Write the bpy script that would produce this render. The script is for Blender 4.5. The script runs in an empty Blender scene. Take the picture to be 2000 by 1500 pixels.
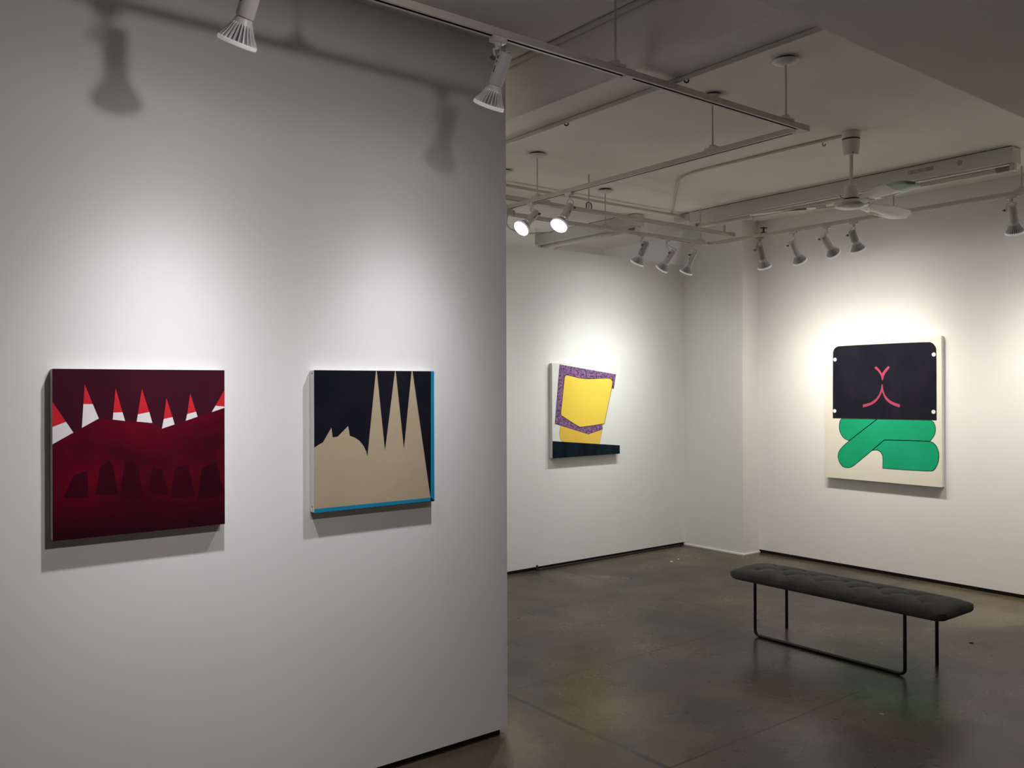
import bpy, bmesh, math, random
from mathutils import Vector, Matrix, Quaternion
random.seed(7)
C = bpy.context.scene.collection
PI = math.pi

# ------------------------------------------------------------------ dimensions (metres)
YL, YM, XR = 3.175, 5.835, 7.01          # partition face, far wall face, right wall face
ZC, ZT = 3.171, 2.847                    # ceiling, underside of the lighting tracks
ZS, YS = 2.85, 1.725                     # dropped soffit over the viewer
REV = 0.03                               # dark reveal under the walls

# ------------------------------------------------------------------ materials
def nt(name):
    m = bpy.data.materials.new(name); m.use_nodes = True
    return m, m.node_tree.nodes, m.node_tree.links, m.node_tree.nodes['Principled BSDF']

def mat(name, col, rough=0.5, metal=0.0, var=0.0, scale=20.0, bump=0.0, emit=None, es=0.0, spec=None):
    m, N, L, b = nt(name)
    c = (*col, 1.0)
    b.inputs['Base Color'].default_value = c
    b.inputs['Roughness'].default_value = rough
    b.inputs['Metallic'].default_value = metal
    if spec is not None: b.inputs['Specular IOR Level'].default_value = spec
    if var or bump:
        tc = N.new('ShaderNodeTexCoord'); nz = N.new('ShaderNodeTexNoise')
        nz.inputs['Scale'].default_value = scale; nz.inputs['Detail'].default_value = 5
        L.new(tc.outputs['Object'], nz.inputs['Vector'])
        if var:
            cr = N.new('ShaderNodeValToRGB')
            cr.color_ramp.elements[0].position = .3; cr.color_ramp.elements[1].position = .7
            cr.color_ramp.elements[0].color = tuple(max(0, x*(1-var)) for x in col) + (1,)
            cr.color_ramp.elements[1].color = tuple(min(1, x*(1+var)) for x in col) + (1,)
            L.new(nz.outputs['Fac'], cr.inputs['Fac']); L.new(cr.outputs['Color'], b.inputs['Base Color'])
        if bump:
            bp = N.new('ShaderNodeBump'); bp.inputs['Strength'].default_value = bump; bp.inputs['Distance'].default_value = .003
            L.new(nz.outputs['Fac'], bp.inputs['Height']); L.new(bp.outputs['Normal'], b.inputs['Normal'])
    if emit:
        b.inputs['Emission Color'].default_value = (*emit, 1); b.inputs['Emission Strength'].default_value = es
    return m

def floor_material():
    m, N, L, b = nt('polished_concrete')
    tc = N.new('ShaderNodeTexCoord')
    def noise(scale, detail, rough=.55, dist=0.0):
        n = N.new('ShaderNodeTexNoise'); n.inputs['Scale'].default_value = scale; n.inputs['Detail'].default_value = detail
        n.inputs['Roughness'].default_value = rough; n.inputs['Distortion'].default_value = dist
        L.new(tc.outputs['Object'], n.inputs['Vector']); return n
    def ramp(src, stops):
        r = N.new('ShaderNodeValToRGB'); e = r.color_ramp.elements
        e[0].position, e[0].color = stops[0][0], (*stops[0][1], 1)
        e[1].position, e[1].color = stops[-1][0], (*stops[-1][1], 1)
        for p, c in stops[1:-1]:
            k = e.new(p); k.color = (*c, 1)
        L.new(src, r.inputs['Fac']); return r
    def mix(a, bb, fac, mode='MIX'):
        x = N.new('ShaderNodeMix'); x.data_type = 'RGBA'; x.blend_type = mode
        if isinstance(fac, float): x.inputs['Factor'].default_value = fac
        else: L.new(fac, x.inputs['Factor'])
        L.new(a, x.inputs['A'])
        if isinstance(bb, tuple): x.inputs['B'].default_value = (*bb, 1)
        else: L.new(bb, x.inputs['B'])
        return x.outputs['Result']
    big = ramp(noise(.9, 5, .55, .4).outputs['Fac'], [(.32, (.027, .0235, .018)), (.5, (.061, .048, .031)), (.70, (.112, .087, .055))])
    mid = ramp(noise(2.6, 5, .55, .3).outputs['Fac'], [(.32, (.36, .36, .36)), (.56, (.66, .66, .65)), (.74, (.98, .95, .90))])
    fine = ramp(noise(30, 3, .5).outputs['Fac'], [(.3, (.42, .42, .42)), (.7, (.6, .6, .6))])
    col = mix(big.outputs['Color'], mid.outputs['Color'], .55, 'OVERLAY')
    col = mix(col, fine.outputs['Color'], .4, 'OVERLAY')
    # old dark stains and paler worn patches, plus lamplight painted pale by the right wall
    wv = noise(2.4, 5, .6)
    def blot(cx, cy, r, c, amt):
        nonlocal col
        v = N.new('ShaderNodeVectorMath'); v.operation = 'DISTANCE'; v.inputs[1].default_value = (cx, cy, 0); L.new(tc.outputs['Object'], v.inputs[0])
        ad = N.new('ShaderNodeMath'); ad.operation = 'MULTIPLY_ADD'; ad.inputs[1].default_value = r*1.6; L.new(wv.outputs['Fac'], ad.inputs[0]); L.new(v.outputs['Value'], ad.inputs[2])
        mr = N.new('ShaderNodeMapRange'); mr.interpolation_type = 'SMOOTHSTEP'
        mr.inputs['From Min'].default_value = r*1.75; mr.inputs['From Max'].default_value = r*.9; mr.inputs['To Min'].default_value = 0; mr.inputs['To Max'].default_value = amt
        L.new(ad.outputs[0], mr.inputs['Value']); col = mix(col, c, mr.outputs[0])
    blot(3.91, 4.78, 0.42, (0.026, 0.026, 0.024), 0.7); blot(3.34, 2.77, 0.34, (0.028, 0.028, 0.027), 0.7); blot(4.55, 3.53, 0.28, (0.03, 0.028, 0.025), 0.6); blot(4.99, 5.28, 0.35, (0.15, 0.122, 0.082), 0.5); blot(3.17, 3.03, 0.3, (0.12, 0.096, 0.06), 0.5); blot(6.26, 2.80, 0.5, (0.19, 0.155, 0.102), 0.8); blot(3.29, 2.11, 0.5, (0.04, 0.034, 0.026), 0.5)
    # saw-cut joints and the rough old crack
    sep = N.new('ShaderNodeSeparateXYZ'); L.new(tc.outputs['Object'], sep.inputs[0])
    wob = noise(5, 4); wob2 = noise(22, 5)
    def M(op, a, bb=None):
        x = N.new('ShaderNodeMath'); x.operation = op
        for i, v in ((0, a), (1, bb)):
            if v is None: continue
            if isinstance(v, (int, float)): x.inputs[i].default_value = v
            else: L.new(v, x.inputs[i])
        return x.outputs[0]
    total = None
    for axis, c, w, amp in (('X', 4.985, .010, .010), ('X', 2.757, .019, .035), ('Y', 3.61, .009, .012), ('Y', 2.467, .009, .012), ('Y', 1.32, .008, .012), ('Y', 4.77, .006, .012)):
        a = M('SUBTRACT', sep.outputs[axis], c)
        a = M('ADD', a, M('MULTIPLY', M('SUBTRACT', wob.outputs['Fac'], .5), amp))
        a = M('ADD', a, M('MULTIPLY', M('SUBTRACT', wob2.outputs['Fac'], .5), amp * .5))
        g = M('SUBTRACT', 1.0, M('DIVIDE', M('ABSOLUTE', a), w))
        g = M('MAXIMUM', g, 0.0)
        if axis == 'Y':
            g = M('MULTIPLY', g, M('GREATER_THAN', sep.outputs['X'], 2.76))
            g = M('MULTIPLY', g, M('MULTIPLY', M('SUBTRACT', wob.outputs['Fac'], .22), 2.2))
        total = g if total is None else M('MAXIMUM', total, g)
    dark = M('MINIMUM', M('MULTIPLY', total, 2.2), .93)
    col = mix(col, (.018, .016, .013), dark)
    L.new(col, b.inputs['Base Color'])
    rr = ramp(noise(2.1, 6, .6).outputs['Fac'], [(.3, (.22, .22, .22)), (.7, (.34, .34, .34))])
    L.new(rr.outputs['Color'], b.inputs['Roughness'])
    b.inputs['Specular IOR Level'].default_value = .21
    bp = N.new('ShaderNodeBump'); bp.inputs['Strength'].default_value = .12; bp.inputs['Distance'].default_value = .003
    hgt = M('MULTIPLY', total, -1.0)
    L.new(hgt, bp.inputs['Height']); L.new(bp.outputs['Normal'], b.inputs['Normal'])
    return m

def paint_material(name, a, bcol, scale, stretch=(1, 1, 1), rough=.6, c2=None, grad=None, lo=.35, hi=.65):
    """brushed artist's paint: two tones broken up by noise; grad = (axis, z0, z1, colour) blends a third pigment in"""
    m, N, L, b = nt(name)
    tc = N.new('ShaderNodeTexCoord'); mp = N.new('ShaderNodeMapping'); mp.inputs['Scale'].default_value = stretch
    nz = N.new('ShaderNodeTexNoise'); nz.inputs['Scale'].default_value = scale; nz.inputs['Detail'].default_value = 6
    nz.inputs['Roughness'].default_value = .6
    L.new(tc.outputs['Object'], mp.inputs[0]); L.new(mp.outputs[0], nz.inputs['Vector'])
    r = N.new('ShaderNodeValToRGB'); e = r.color_ramp.elements
    e[0].position, e[0].color = lo, (*a, 1); e[1].position, e[1].color = hi, (*bcol, 1)
    if c2:
        k = e.new(.5); k.color = (*c2, 1)
    L.new(nz.outputs['Fac'], r.inputs['Fac'])
    out = r.outputs['Color']
    if grad:
        z0, z1, gc = grad
        sp = N.new('ShaderNodeSeparateXYZ'); L.new(tc.outputs['Object'], sp.inputs[0])
        mr = N.new('ShaderNodeMapRange'); mr.inputs['From Min'].default_value = z0; mr.inputs['From Max'].default_value = z1
        L.new(sp.outputs['Z'], mr.inputs['Value'])
        x = N.new('ShaderNodeMix'); x.data_type = 'RGBA'; x.inputs['B'].default_value = (*gc, 1)
        L.new(mr.outputs[0], x.inputs['Factor']); L.new(out, x.inputs['A']); out = x.outputs['Result']
    L.new(out, b.inputs['Base Color']); b.inputs['Roughness'].default_value = rough
    b.inputs['Specular IOR Level'].default_value = .07
    return m

WALL = mat('wall_paint', (.85, .845, .83), .75, var=.012, scale=3, bump=.02, spec=.2)
CEIL = mat('ceiling_paint', (.85, .82, .765), .85, var=.03, scale=2.5, spec=.15)
FLOOR = floor_material()
REVEAL = mat('reveal_black', (.018, .014, .011), .7, var=.2)
TRIMW = mat('trim_white', (.82, .81, .79), .5, var=.02)
TRACK = mat('track_enamel', (.62, .59, .53), .42, var=.02)
SLOT = mat('track_slot', (.05, .04, .03), .6, var=.1)
LAMPW = mat('lamp_enamel', (.72, .71, .70), .38, var=.02)
LAMPT = mat('lamp_tan_enamel', (.40, .33, .26), .45, var=.05)
LAMPG = mat('lamp_grey_enamel', (.48, .48, .48), .42, var=.03)
BULB = mat('bulb_white', (.80, .80, .82), .35, var=.01)
BULBD = mat('bulb_core', (.22, .22, .24), .5, var=.05)
RIM = mat('bulb_rim', (.85, .85, .84), .3, emit=(1, .98, .94), es=.20)
LENS = mat('bulb_lens', (.9, .9, .9), .3, emit=(1, .98, .95), es=14)
BLACK = mat('black_metal', (.012, .012, .012), .45, metal=.0, var=.2)
KNOB = mat('knob_dark', (.16, .14, .12), .4, var=.1)
PIPE = mat('pipe_paint', (.60, .57, .51), .6, var=.03)
FANW = mat('fan_enamel', (.74, .72, .68), .3, var=.01)
FANG = mat('fan_tip_green', (.28, .36, .29), .35, var=.03)
FANBR = mat('fan_grille', (.60, .56, .48), .5, var=.4, scale=60)
BAND = mat('band_black', (.02, .018, .016), .6, var=.1)
TUBE = mat('tube_glass', (.66, .63, .58), .25, var=.01)
TUBEE = mat('tube_end', (.30, .27, .23), .4, metal=.3, var=.1)
FLUW = mat('fluorescent_enamel', (.66, .65, .62), .45, var=.015)
CANVAS = mat('canvas_edge', (.80, .79, .76), .8, var=.04, scale=60, bump=.05)
CANVASG = mat('canvas_edge_raw', (.52, .51, .47), .85, var=.06, scale=60, bump=.05)
LEG = mat('bench_leg', (.014, .013, .013), .4, var=.1)
CHIP = mat('plaster_chip', (.7, .68, .62), .9, var=.1)
GRIT = mat('grit_dark', (.03, .027, .024), .9, var=.2)
BRASS = mat('feed_ochre', (.45, .33, .17), .5, var=.1)

def felt_material():
    m, N, L, b = nt('charcoal_felt')
    tc = N.new('ShaderNodeTexCoord'); n1 = N.new('ShaderNodeTexNoise'); n1.inputs['Scale'].default_value = 260; n1.inputs['Detail'].default_value = 4
    n2 = N.new('ShaderNodeTexNoise'); n2.inputs['Scale'].default_value = 9; n2.inputs['Detail'].default_value = 3
    L.new(tc.outputs['Object'], n1.inputs['Vector']); L.new(tc.outputs['Object'], n2.inputs['Vector'])
    ad = N.new('ShaderNodeMath'); ad.operation = 'MULTIPLY_ADD'; ad.inputs[1].default_value = .35
    L.new(n2.outputs['Fac'], ad.inputs[0])
    sc = N.new('ShaderNodeMath'); sc.operation = 'MULTIPLY'; sc.inputs[1].default_value = .65
    L.new(n1.outputs['Fac'], sc.inputs[0]); L.new(sc.outputs[0], ad.inputs[2])
    r = N.new('ShaderNodeValToRGB'); e = r.color_ramp.elements
    e[0].position, e[0].color = .32, (.045, .045, .046, 1); e[1].position, e[1].color = .68, (.130, .129, .127, 1)
    L.new(ad.outputs[0], r.inputs['Fac']); L.new(r.outputs['Color'], b.inputs['Base Color'])
    b.inputs['Roughness'].default_value = .95; b.inputs['Specular IOR Level'].default_value = .1
    b.inputs['Sheen Weight'].default_value = .15; b.inputs['Sheen Roughness'].default_value = .5
    bp = N.new('ShaderNodeBump'); bp.inputs['Strength'].default_value = .3; bp.inputs['Distance'].default_value = .002
    L.new(n1.outputs['Fac'], bp.inputs['Height']); L.new(bp.outputs['Normal'], b.inputs['Normal'])
    return m
FELT = felt_material()

# ------------------------------------------------------------------ object helpers
def obj(name, bm, mats, parent=None, smooth=False, loc=None):
    me = bpy.data.meshes.new(name); bm.normal_update(); bm.to_mesh(me); bm.free()
    for mm in (mats if isinstance(mats, (list, tuple)) else [mats]): me.materials.append(mm)
    if smooth:
        for p in me.polygons: p.use_smooth = True
        if hasattr(me, 'set_sharp_from_angle'): me.set_sharp_from_angle(angle=math.radians(38))
    o = bpy.data.objects.new(name, me); C.objects.link(o)
    if parent is not None: o.parent = parent
    if loc is not None: o.location = loc
    return o

def meshobj(name, me, parent, loc, rot=None):
    o = bpy.data.objects.new(name, me); C.objects.link(o); o.parent = parent; o.location = loc
    if rot is not None: o.rotation_mode = 'QUATERNION'; o.rotation_quaternion = rot
    return o

def thing(name, label, cat, loc=(0, 0, 0), group=None):
    o = bpy.data.objects.new(name, None); C.objects.link(o); o.location = loc; o.empty_display_size = .1
    o['label'] = label; o['category'] = cat
    if group: o['group'] = group
    return o

def tag(o, label, cat, group=None):
    o['label'] = label; o['category'] = cat
    if group: o['group'] = group
    return o

def struct(name, bm, m, label=None):
    o = obj(name, bm, m); o['kind'] = 'structure'
    if label: o['label'] = label
    return o

def box(bm, a, b, mi=0, bevel=0.0):
    vs = [bm.verts.new((x, y, z)) for x in (a[0], b[0]) for y in (a[1], b[1]) for z in (a[2], b[2])]
    fs = [bm.faces.new([vs[i] for i in q]) for q in ((0, 1, 3, 2), (4, 6, 7, 5), (0, 4, 5, 1), (2, 3, 7, 6), (0, 2, 6, 4), (1, 5, 7, 3))]
    bmesh.ops.recalc_face_normals(bm, faces=fs)
    for f in fs: f.material_index = mi
    if bevel:
        es = list({e for f in fs for e in f.edges})
        r = bmesh.ops.bevel(bm, geom=es, offset=bevel, segments=2, profile=.5, affect='EDGES')
        for f in r['faces']: f.material_index = mi
    return bm

def lathe(bm, prof, seg=32, mi=0, axis_pt=(0, 0), mats=None):
    rings = []
    for r, z in prof:
        if r < 1e-6: rings.append([bm.verts.new((axis_pt[0], axis_pt[1], z))])
        else: rings.append([bm.verts.new((axis_pt[0] + r*math.cos(2*PI*i/seg), axis_pt[1] + r*math.sin(2*PI*i/seg), z)) for i in range(seg)])
    fs = []
    for k in range(len(rings) - 1):
        A, B = rings[k], rings[k+1]
        for i in range(seg):
            j = (i + 1) % seg
            if len(A) == 1 and len(B) == 1: continue
            if len(A) == 1: f = bm.faces.new((A[0], B[i], B[j]))
            elif len(B) == 1: f = bm.faces.new((A[i], B[0], A[j]))
            else: f = bm.faces.new((A[i], B[i], B[j], A[j]))
            f.material_index = mats[k] if mats else mi
            fs.append(f)
    bmesh.ops.recalc_face_normals(bm, faces=fs)
    return bm

def tube(bm, pts, r, seg=10, mi=0, closed=False, caps=True):
    pts = [Vector(p) for p in pts]; n = len(pts); rings = []
    prev = None
    for i, p in enumerate(pts):
        if closed: t = pts[(i+1) % n] - pts[i-1]
        else: t = pts[min(i+1, n-1)] - pts[max(i-1, 0)]
        t.normalize()
        if prev is None:
            u = t.orthogonal().normalized()
        else:
            u = prev - t*prev.dot(t)
            u = u.normalized() if u.length > 1e-6 else t.orthogonal().normalized()
        prev = u; v = t.cross(u)
        rings.append([bm.verts.new(p + (u*math.cos(2*PI*k/seg) + v*math.sin(2*PI*k/seg))*r) for k in range(seg)])
    fs = []
    for i in range(n if closed else n - 1):
        A, B = rings[i], rings[(i+1) % n]
        for k in range(seg):
            fs.append(bm.faces.new((A[k], A[(k+1) % seg], B[(k+1) % seg], B[k])))
    if caps and not closed:
        fs.append(bm.faces.new(rings[0][::-1])); fs.append(bm.faces.new(rings[-1]))
    for f in fs: f.material_index = mi
    bmesh.ops.recalc_face_normals(bm, faces=fs)
    return bm

def fillet(pts, r, n=6):
    """round the corners of a polyline"""
    pts = [Vector(p) for p in pts]; out = [pts[0]]
    for i in range(1, len(pts) - 1):
        a, b, c = pts[i-1], pts[i], pts[i+1]
        d1 = (a - b).normalized(); d2 = (c - b).normalized()
        rr = min(r, (a-b).length*.49, (c-b).length*.49)
        p, q = b + d1*rr, b + d2*rr
        for k in range(n + 1):
            t = k/n
            out.append(p*(1-t)**2 + b*2*t*(1-t) + q*t*t)
    out.append(pts[-1]); return out

def B(): return bmesh.new()

# ------------------------------------------------------------------ setting
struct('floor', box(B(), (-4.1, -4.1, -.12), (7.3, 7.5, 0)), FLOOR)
struct('ceiling', box(B(), (-4.1, -4.1, ZC), (7.3, 7.5, ZC + .12)), CEIL)
struct('ceiling_soffit', box(B(), (-4.0, -4.0, ZS), (XR, YS, ZC)), CEIL)
struct('ceiling_beam', box(B(), (2.60, YS, 2.90), (2.822, 7.25, ZC)), CEIL)
struct('wall_left', box(B(), (-2.6, YL, REV), (2.45, YL + .125, ZC)), WALL)
struct('baseboard_left', box(B(), (-2.6, YL + .02, 0), (2.42, YL + .105, REV)), REVEAL)
struct('wall_far', box(B(), (-4.0, YM, REV), (6.77, YM + .12, 2.817)), WALL)
struct('baseboard_far', box(B(), (-4.0, YM + .015, 0), (6.76, YM + .1, REV)), REVEAL)
struct('wall_back', box(B(), (-4.0, 7.25, 0), (XR + .1, 7.37, ZC)), WALL)
struct('wall_alcove', box(B(), (-4.0, 6.62, 2.0), (5.47, 7.25, ZC)), WALL)
struct('wall_right', box(B(), (XR, -4.0, REV), (XR + .12, 7.25, ZC)), WALL)
struct('baseboard_right', box(B(), (XR + .012, -4.0, 0), (XR + .11, 5.12, REV)), REVEAL)
bm = B(); box(bm, (6.762, 5.117, .004), (XR + .001, YM + .12, ZC)); struct('wall_pillar', bm, WALL)
bm = B(); box(bm, (6.752, 5.107, 0), (XR, 5.117, .013)); box(bm, (6.752, 5.117, 0), (6.762, YM, .013)); struct('baseboard_pillar', bm, TRIMW)
struct('wall_outer', box(B(), (-4.12, -4.0, 0), (-4.0, 7.25, ZC)), WALL)
struct('wall_rear', box(B(), (-4.0, -4.12, 0), (XR, -4.0, ZC)), WALL)
# dark strip lying along the foot of the far wall
t = thing('floor_strip', 'dark strip lying along the foot of the far wall, pegged at its left end', 'strip', (4.83, YM - .012, 0))
bm = B(); box(bm, (0, -.014, 0), (1.87, .006, .014), 0, .003); obj('strip', bm, REVEAL, t)
bm = B(); lathe(bm, [(0, 0), (.010, 0), (.010, .042), (.006, .048), (0, .048)], 12); obj('peg', bm, BLACK, t, True, (-.012, -.006, 0))

# ------------------------------------------------------------------ paintings
PT = {'P1': {'body': [[(0.5575, 1.4182), (0.622, 1.4539), (0.6476, 1.4685), (0.6992, 1.4982), (0.7427, 1.4932), (0.7818, 1.4877), (0.8192, 1.4846), (0.8707, 1.4781),
                  (0.9025, 1.4578), (0.9454, 1.4709), (0.9838, 1.4827), (1.0255, 1.4963), (1.0758, 1.5115), (1.1228, 1.5265), (1.1239, 1.1062),
                  (0.563, 1.1017)]],
        'face': [[(0.5579, 1.6615), (1.1221, 1.6643), (1.1239, 1.1062), (0.563, 1.1017)]],
        'red': [[(0.5577, 1.556), (0.6002, 1.4897), (0.5576, 1.4742)], [(0.6563, 1.6129), (0.6808, 1.5465), (0.6522, 1.5469)],
                [(0.7521, 1.599), (0.7739, 1.5172), (0.7446, 1.5169)], [(0.8366, 1.5966), (0.8606, 1.5164), (0.823, 1.5092)],
                [(0.9181, 1.564), (0.9384, 1.4973), (0.9085, 1.4909)], [(0.9999, 1.5798), (1.0199, 1.5142), (0.989, 1.5065)],
                [(1.123, 1.5922), (1.1228, 1.5308), (1.0891, 1.534)]],
        'teeth': [[(0.5933, 1.2418), (0.6218, 1.3118), (0.6638, 1.326), (0.6672, 1.2358)],
                  [(0.6884, 1.2463), (0.7044, 1.3382), (0.7318, 1.3563), (0.7419, 1.3409), (0.7594, 1.2407)],
                  [(0.764, 1.2304), (0.7806, 1.3437), (0.8018, 1.3535), (0.8208, 1.3363), (0.8421, 1.2241)],
                  [(0.8566, 1.2381), (0.8714, 1.3283), (0.9057, 1.3135), (0.9253, 1.225)],
                  [(0.9303, 1.2169), (0.9481, 1.3238), (0.9911, 1.328), (1.0166, 1.2126)],
                  [(1.0243, 1.1989), (1.0402, 1.3131), (1.0929, 1.3311), (1.1221, 1.2121)]],
        'white': [[(0.5576, 1.4742), (0.6002, 1.4897), (0.622, 1.4539), (0.5575, 1.4182)],
                  [(0.6522, 1.5469), (0.6808, 1.5465), (0.6992, 1.4982), (0.6476, 1.4685)],
                  [(0.7446, 1.5169), (0.7739, 1.5172), (0.7818, 1.4877), (0.7427, 1.4932)],
                  [(0.823, 1.5092), (0.8606, 1.5164), (0.8707, 1.4781), (0.8192, 1.4846)],
                  [(0.9085, 1.4909), (0.9384, 1.4973), (0.9454, 1.4709), (0.9025, 1.4578)],
                  [(0.989, 1.5065), (1.0199, 1.5142), (1.0255, 1.4963), (0.9838, 1.4827)],
                  [(1.0891, 1.534), (1.1228, 1.5308), (1.1228, 1.5265), (1.0758, 1.5115)]]},
 'P2': {'beige': [[(1.4739, 1.3649), (1.4894, 1.3743), (1.5102, 1.3839), (1.5471, 1.4409), (1.5523, 1.402), (1.5735, 1.4041), (1.6199, 1.445), (1.6274, 1.4055),
                   (1.6492, 1.3973), (1.6712, 1.383), (1.6877, 1.3635), (1.6999, 1.3406), (1.706, 1.3204), (1.746, 1.6652), (1.7499, 1.6652), (1.7871, 1.3379),
                   (1.8352, 1.666), (1.8387, 1.666), (1.8771, 1.3397), (1.9152, 1.6661), (1.92, 1.6651), (2.0072, 1.1277), (1.4747, 1.1266)]],
        'blue': [[(2.0117, 1.6674), (2.0285, 1.6676), (2.0265, 1.1135), (2.0084, 1.1135)],
                 [(1.4747, 1.1266), (2.0097, 1.1275), (2.0265, 1.1135), (1.4747, 1.109)]],
        'face': [[(1.4732, 1.6658), (2.0285, 1.6676), (2.0265, 1.1135), (1.4747, 1.109)]]},
 'P3': {'face': [[(4.976, 1.7992), (5.8026, 1.8103), (5.8143, 0.9696), (4.9797, 0.9668)]],
        'navy': [[(4.9785, 1.12), (5.8147, 1.0463), (5.8143, 0.968), (4.9778, 0.9654)]],
        'purple': [[(5.0666, 1.7939), (5.7623, 1.7111), (5.7349, 1.5765), (5.7051, 1.5774), (5.5824, 1.2535), (5.5853, 1.2059), (5.4092, 1.167),
                    (5.0096, 1.2731)]],
        'yellow': [[(5.1416, 1.6993), (5.1855, 1.6944), (5.2841, 1.6743), (5.3944, 1.6635), (5.5068, 1.6683), (5.6632, 1.6733), (5.6949, 1.6642),
                    (5.7139, 1.6437), (5.7105, 1.6018), (5.6064, 1.2566), (5.3219, 1.2337), (5.2919, 1.2369), (5.0847, 1.3442), (5.079, 1.3566),
                    (5.125, 1.6832)]],
        'yellow2': [[(5.0727, 1.2567), (5.1979, 1.2259), (5.4092, 1.167), (5.5853, 1.2059), (5.5451, 1.0665), (5.1048, 1.1032), (5.0712, 1.1321),
                     (5.0589, 1.1797)]]},
 'P4': {'black': [[(4.3021, 1.8752), (4.2963, 1.9109), (4.2736, 1.9357), (4.2344, 1.9444), (3.4546, 1.948), (3.4218, 1.9364), (3.3986, 1.9074),
                   (3.3922, 1.8793), (3.3939, 1.3209), (4.3049, 1.3137)]],
        'dots': [[(4.2843, 1.8285)], [(3.411, 1.8464)], [(4.2899, 1.3756)], [(3.4151, 1.3856)]],
        'face': [[(4.3814, 1.9998), (3.3491, 1.9889), (3.3512, 0.7824), (4.3816, 0.7863)]],
        'green': [[(4.2208, 1.3098), (3.8983, 1.3136), (4.15, 1.1209), (4.1939, 1.133), (4.227, 1.1651), (4.2458, 1.2102), (4.2467, 1.2561), (4.2376, 1.2921)],
                  [(3.8931, 1.3137), (3.4388, 1.3178), (3.4155, 1.3017), (3.4016, 1.2695), (3.3999, 1.2323), (3.4113, 1.1946), (3.4443, 1.1492),
                   (3.8321, 1.1406), (3.9413, 1.0466), (4.0802, 0.9306), (4.1238, 0.8945), (4.1676, 0.8813), (4.2117, 0.8883), (4.245, 0.9196),
                   (4.2604, 0.9696), (4.2557, 1.0107), (4.2276, 1.0531), (4.15, 1.1209)],
                  [(3.8321, 1.1406), (3.4443, 1.1492), (3.407, 1.1295), (3.3839, 1.0935), (3.373, 1.0477), (3.377, 0.9918), (3.3939, 0.9488), (3.4126, 0.9195),
                   (3.4408, 0.9044), (3.8466, 0.9013), (3.843, 0.9905), (3.8531, 1.0242), (3.8737, 1.0455), (3.8995, 1.0539), (3.9413, 1.0466)]],
        'pink': [[(3.917, 1.7478), (3.9013, 1.7622), (3.8703, 1.7341), (3.8499, 1.6995), (3.824, 1.7333), (3.7933, 1.762), (3.7792, 1.75), (3.8037, 1.7213),
                  (3.8294, 1.6895), (3.8409, 1.6437), (3.8491, 1.6437), (3.8572, 1.68), (3.8756, 1.7097), (3.9014, 1.7366)],
                 [(3.8513, 1.6085), (3.8441, 1.6085), (3.8372, 1.5527), (3.818, 1.5089), (3.7825, 1.4751), (3.7342, 1.4515), (3.6934, 1.4414), (3.6955, 1.4164),
                  (3.7444, 1.43), (3.7897, 1.4527), (3.8252, 1.4874), (3.8485, 1.5478), (3.8715, 1.4987), (3.908, 1.4541), (3.9605, 1.4267), (4.022, 1.4099),
                  (4.023, 1.4358), (3.9709, 1.4464), (3.9236, 1.4687), (3.887, 1.5035), (3.8609, 1.5527)]]}}

def face_layer(bm, poly, mi, off, plane, val, out):
    """one flat coat of paint; off lifts later coats over earlier ones"""
    vs = []
    for a, z in poly:
        vs.append(bm.verts.new((a, val + out*off, z) if plane == 'y' else (val + out*off, a, z)))
    f = bm.faces.new(vs); f.material_index = mi
    f.normal_update()
    n = f.normal[1] if plane == 'y' else f.normal[0]
    if n*out < 0: f.normal_flip()
    return f

def inset_rect(poly):
    a0 = sum(sorted(p[0] for p in poly)[:2])/2; a1 = sum(sorted(p[0] for p in poly)[2:])/2
    z0 = sum(sorted(p[1] for p in poly)[:2])/2; z1 = sum(sorted(p[1] for p in poly)[2:])/2
    return a0, a1, z0, z1

def clampp(poly, r):
    a0, a1, z0, z1 = r
    return [(min(max(a, a0), a1), min(max(z, z0), z1)) for a, z in poly]

def ribbon(pts, w, closed=False):
    """outline of constant width as quads"""
    out = []; n = len(pts)
    for i in range(n if closed else n-1):
        p, q = Vector(pts[i]), Vector(pts[(i+1) % n])
        d = q - p
        if d.length < 1e-5: continue
        d.normalize(); nn = Vector((-d.y, d.x))*w/2; e = d*w*.3
        out.append([tuple(p - e + nn), tuple(q + e + nn), tuple(q + e - nn), tuple(p - e - nn)])
    return out

def smooth_poly(poly, it=2, keep=35):
    """round gentle corners by corner cutting, keep the sharp ones"""
    for _ in range(it):
        n = len(poly); out = []
        for i in range(n):
            p, a, b = Vector(poly[i]), Vector(poly[i-1]), Vector(poly[(i+1) % n])
            ang = math.degrees((p-a).angle(b-p)) if (p-a).length > 1e-6 and (b-p).length > 1e-6 else 0
            if ang > keep: out.append(tuple(p))
            else: out += [tuple(p*.75 + a*.25), tuple(p*.75 + b*.25)]
        poly = out
    return poly

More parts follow.
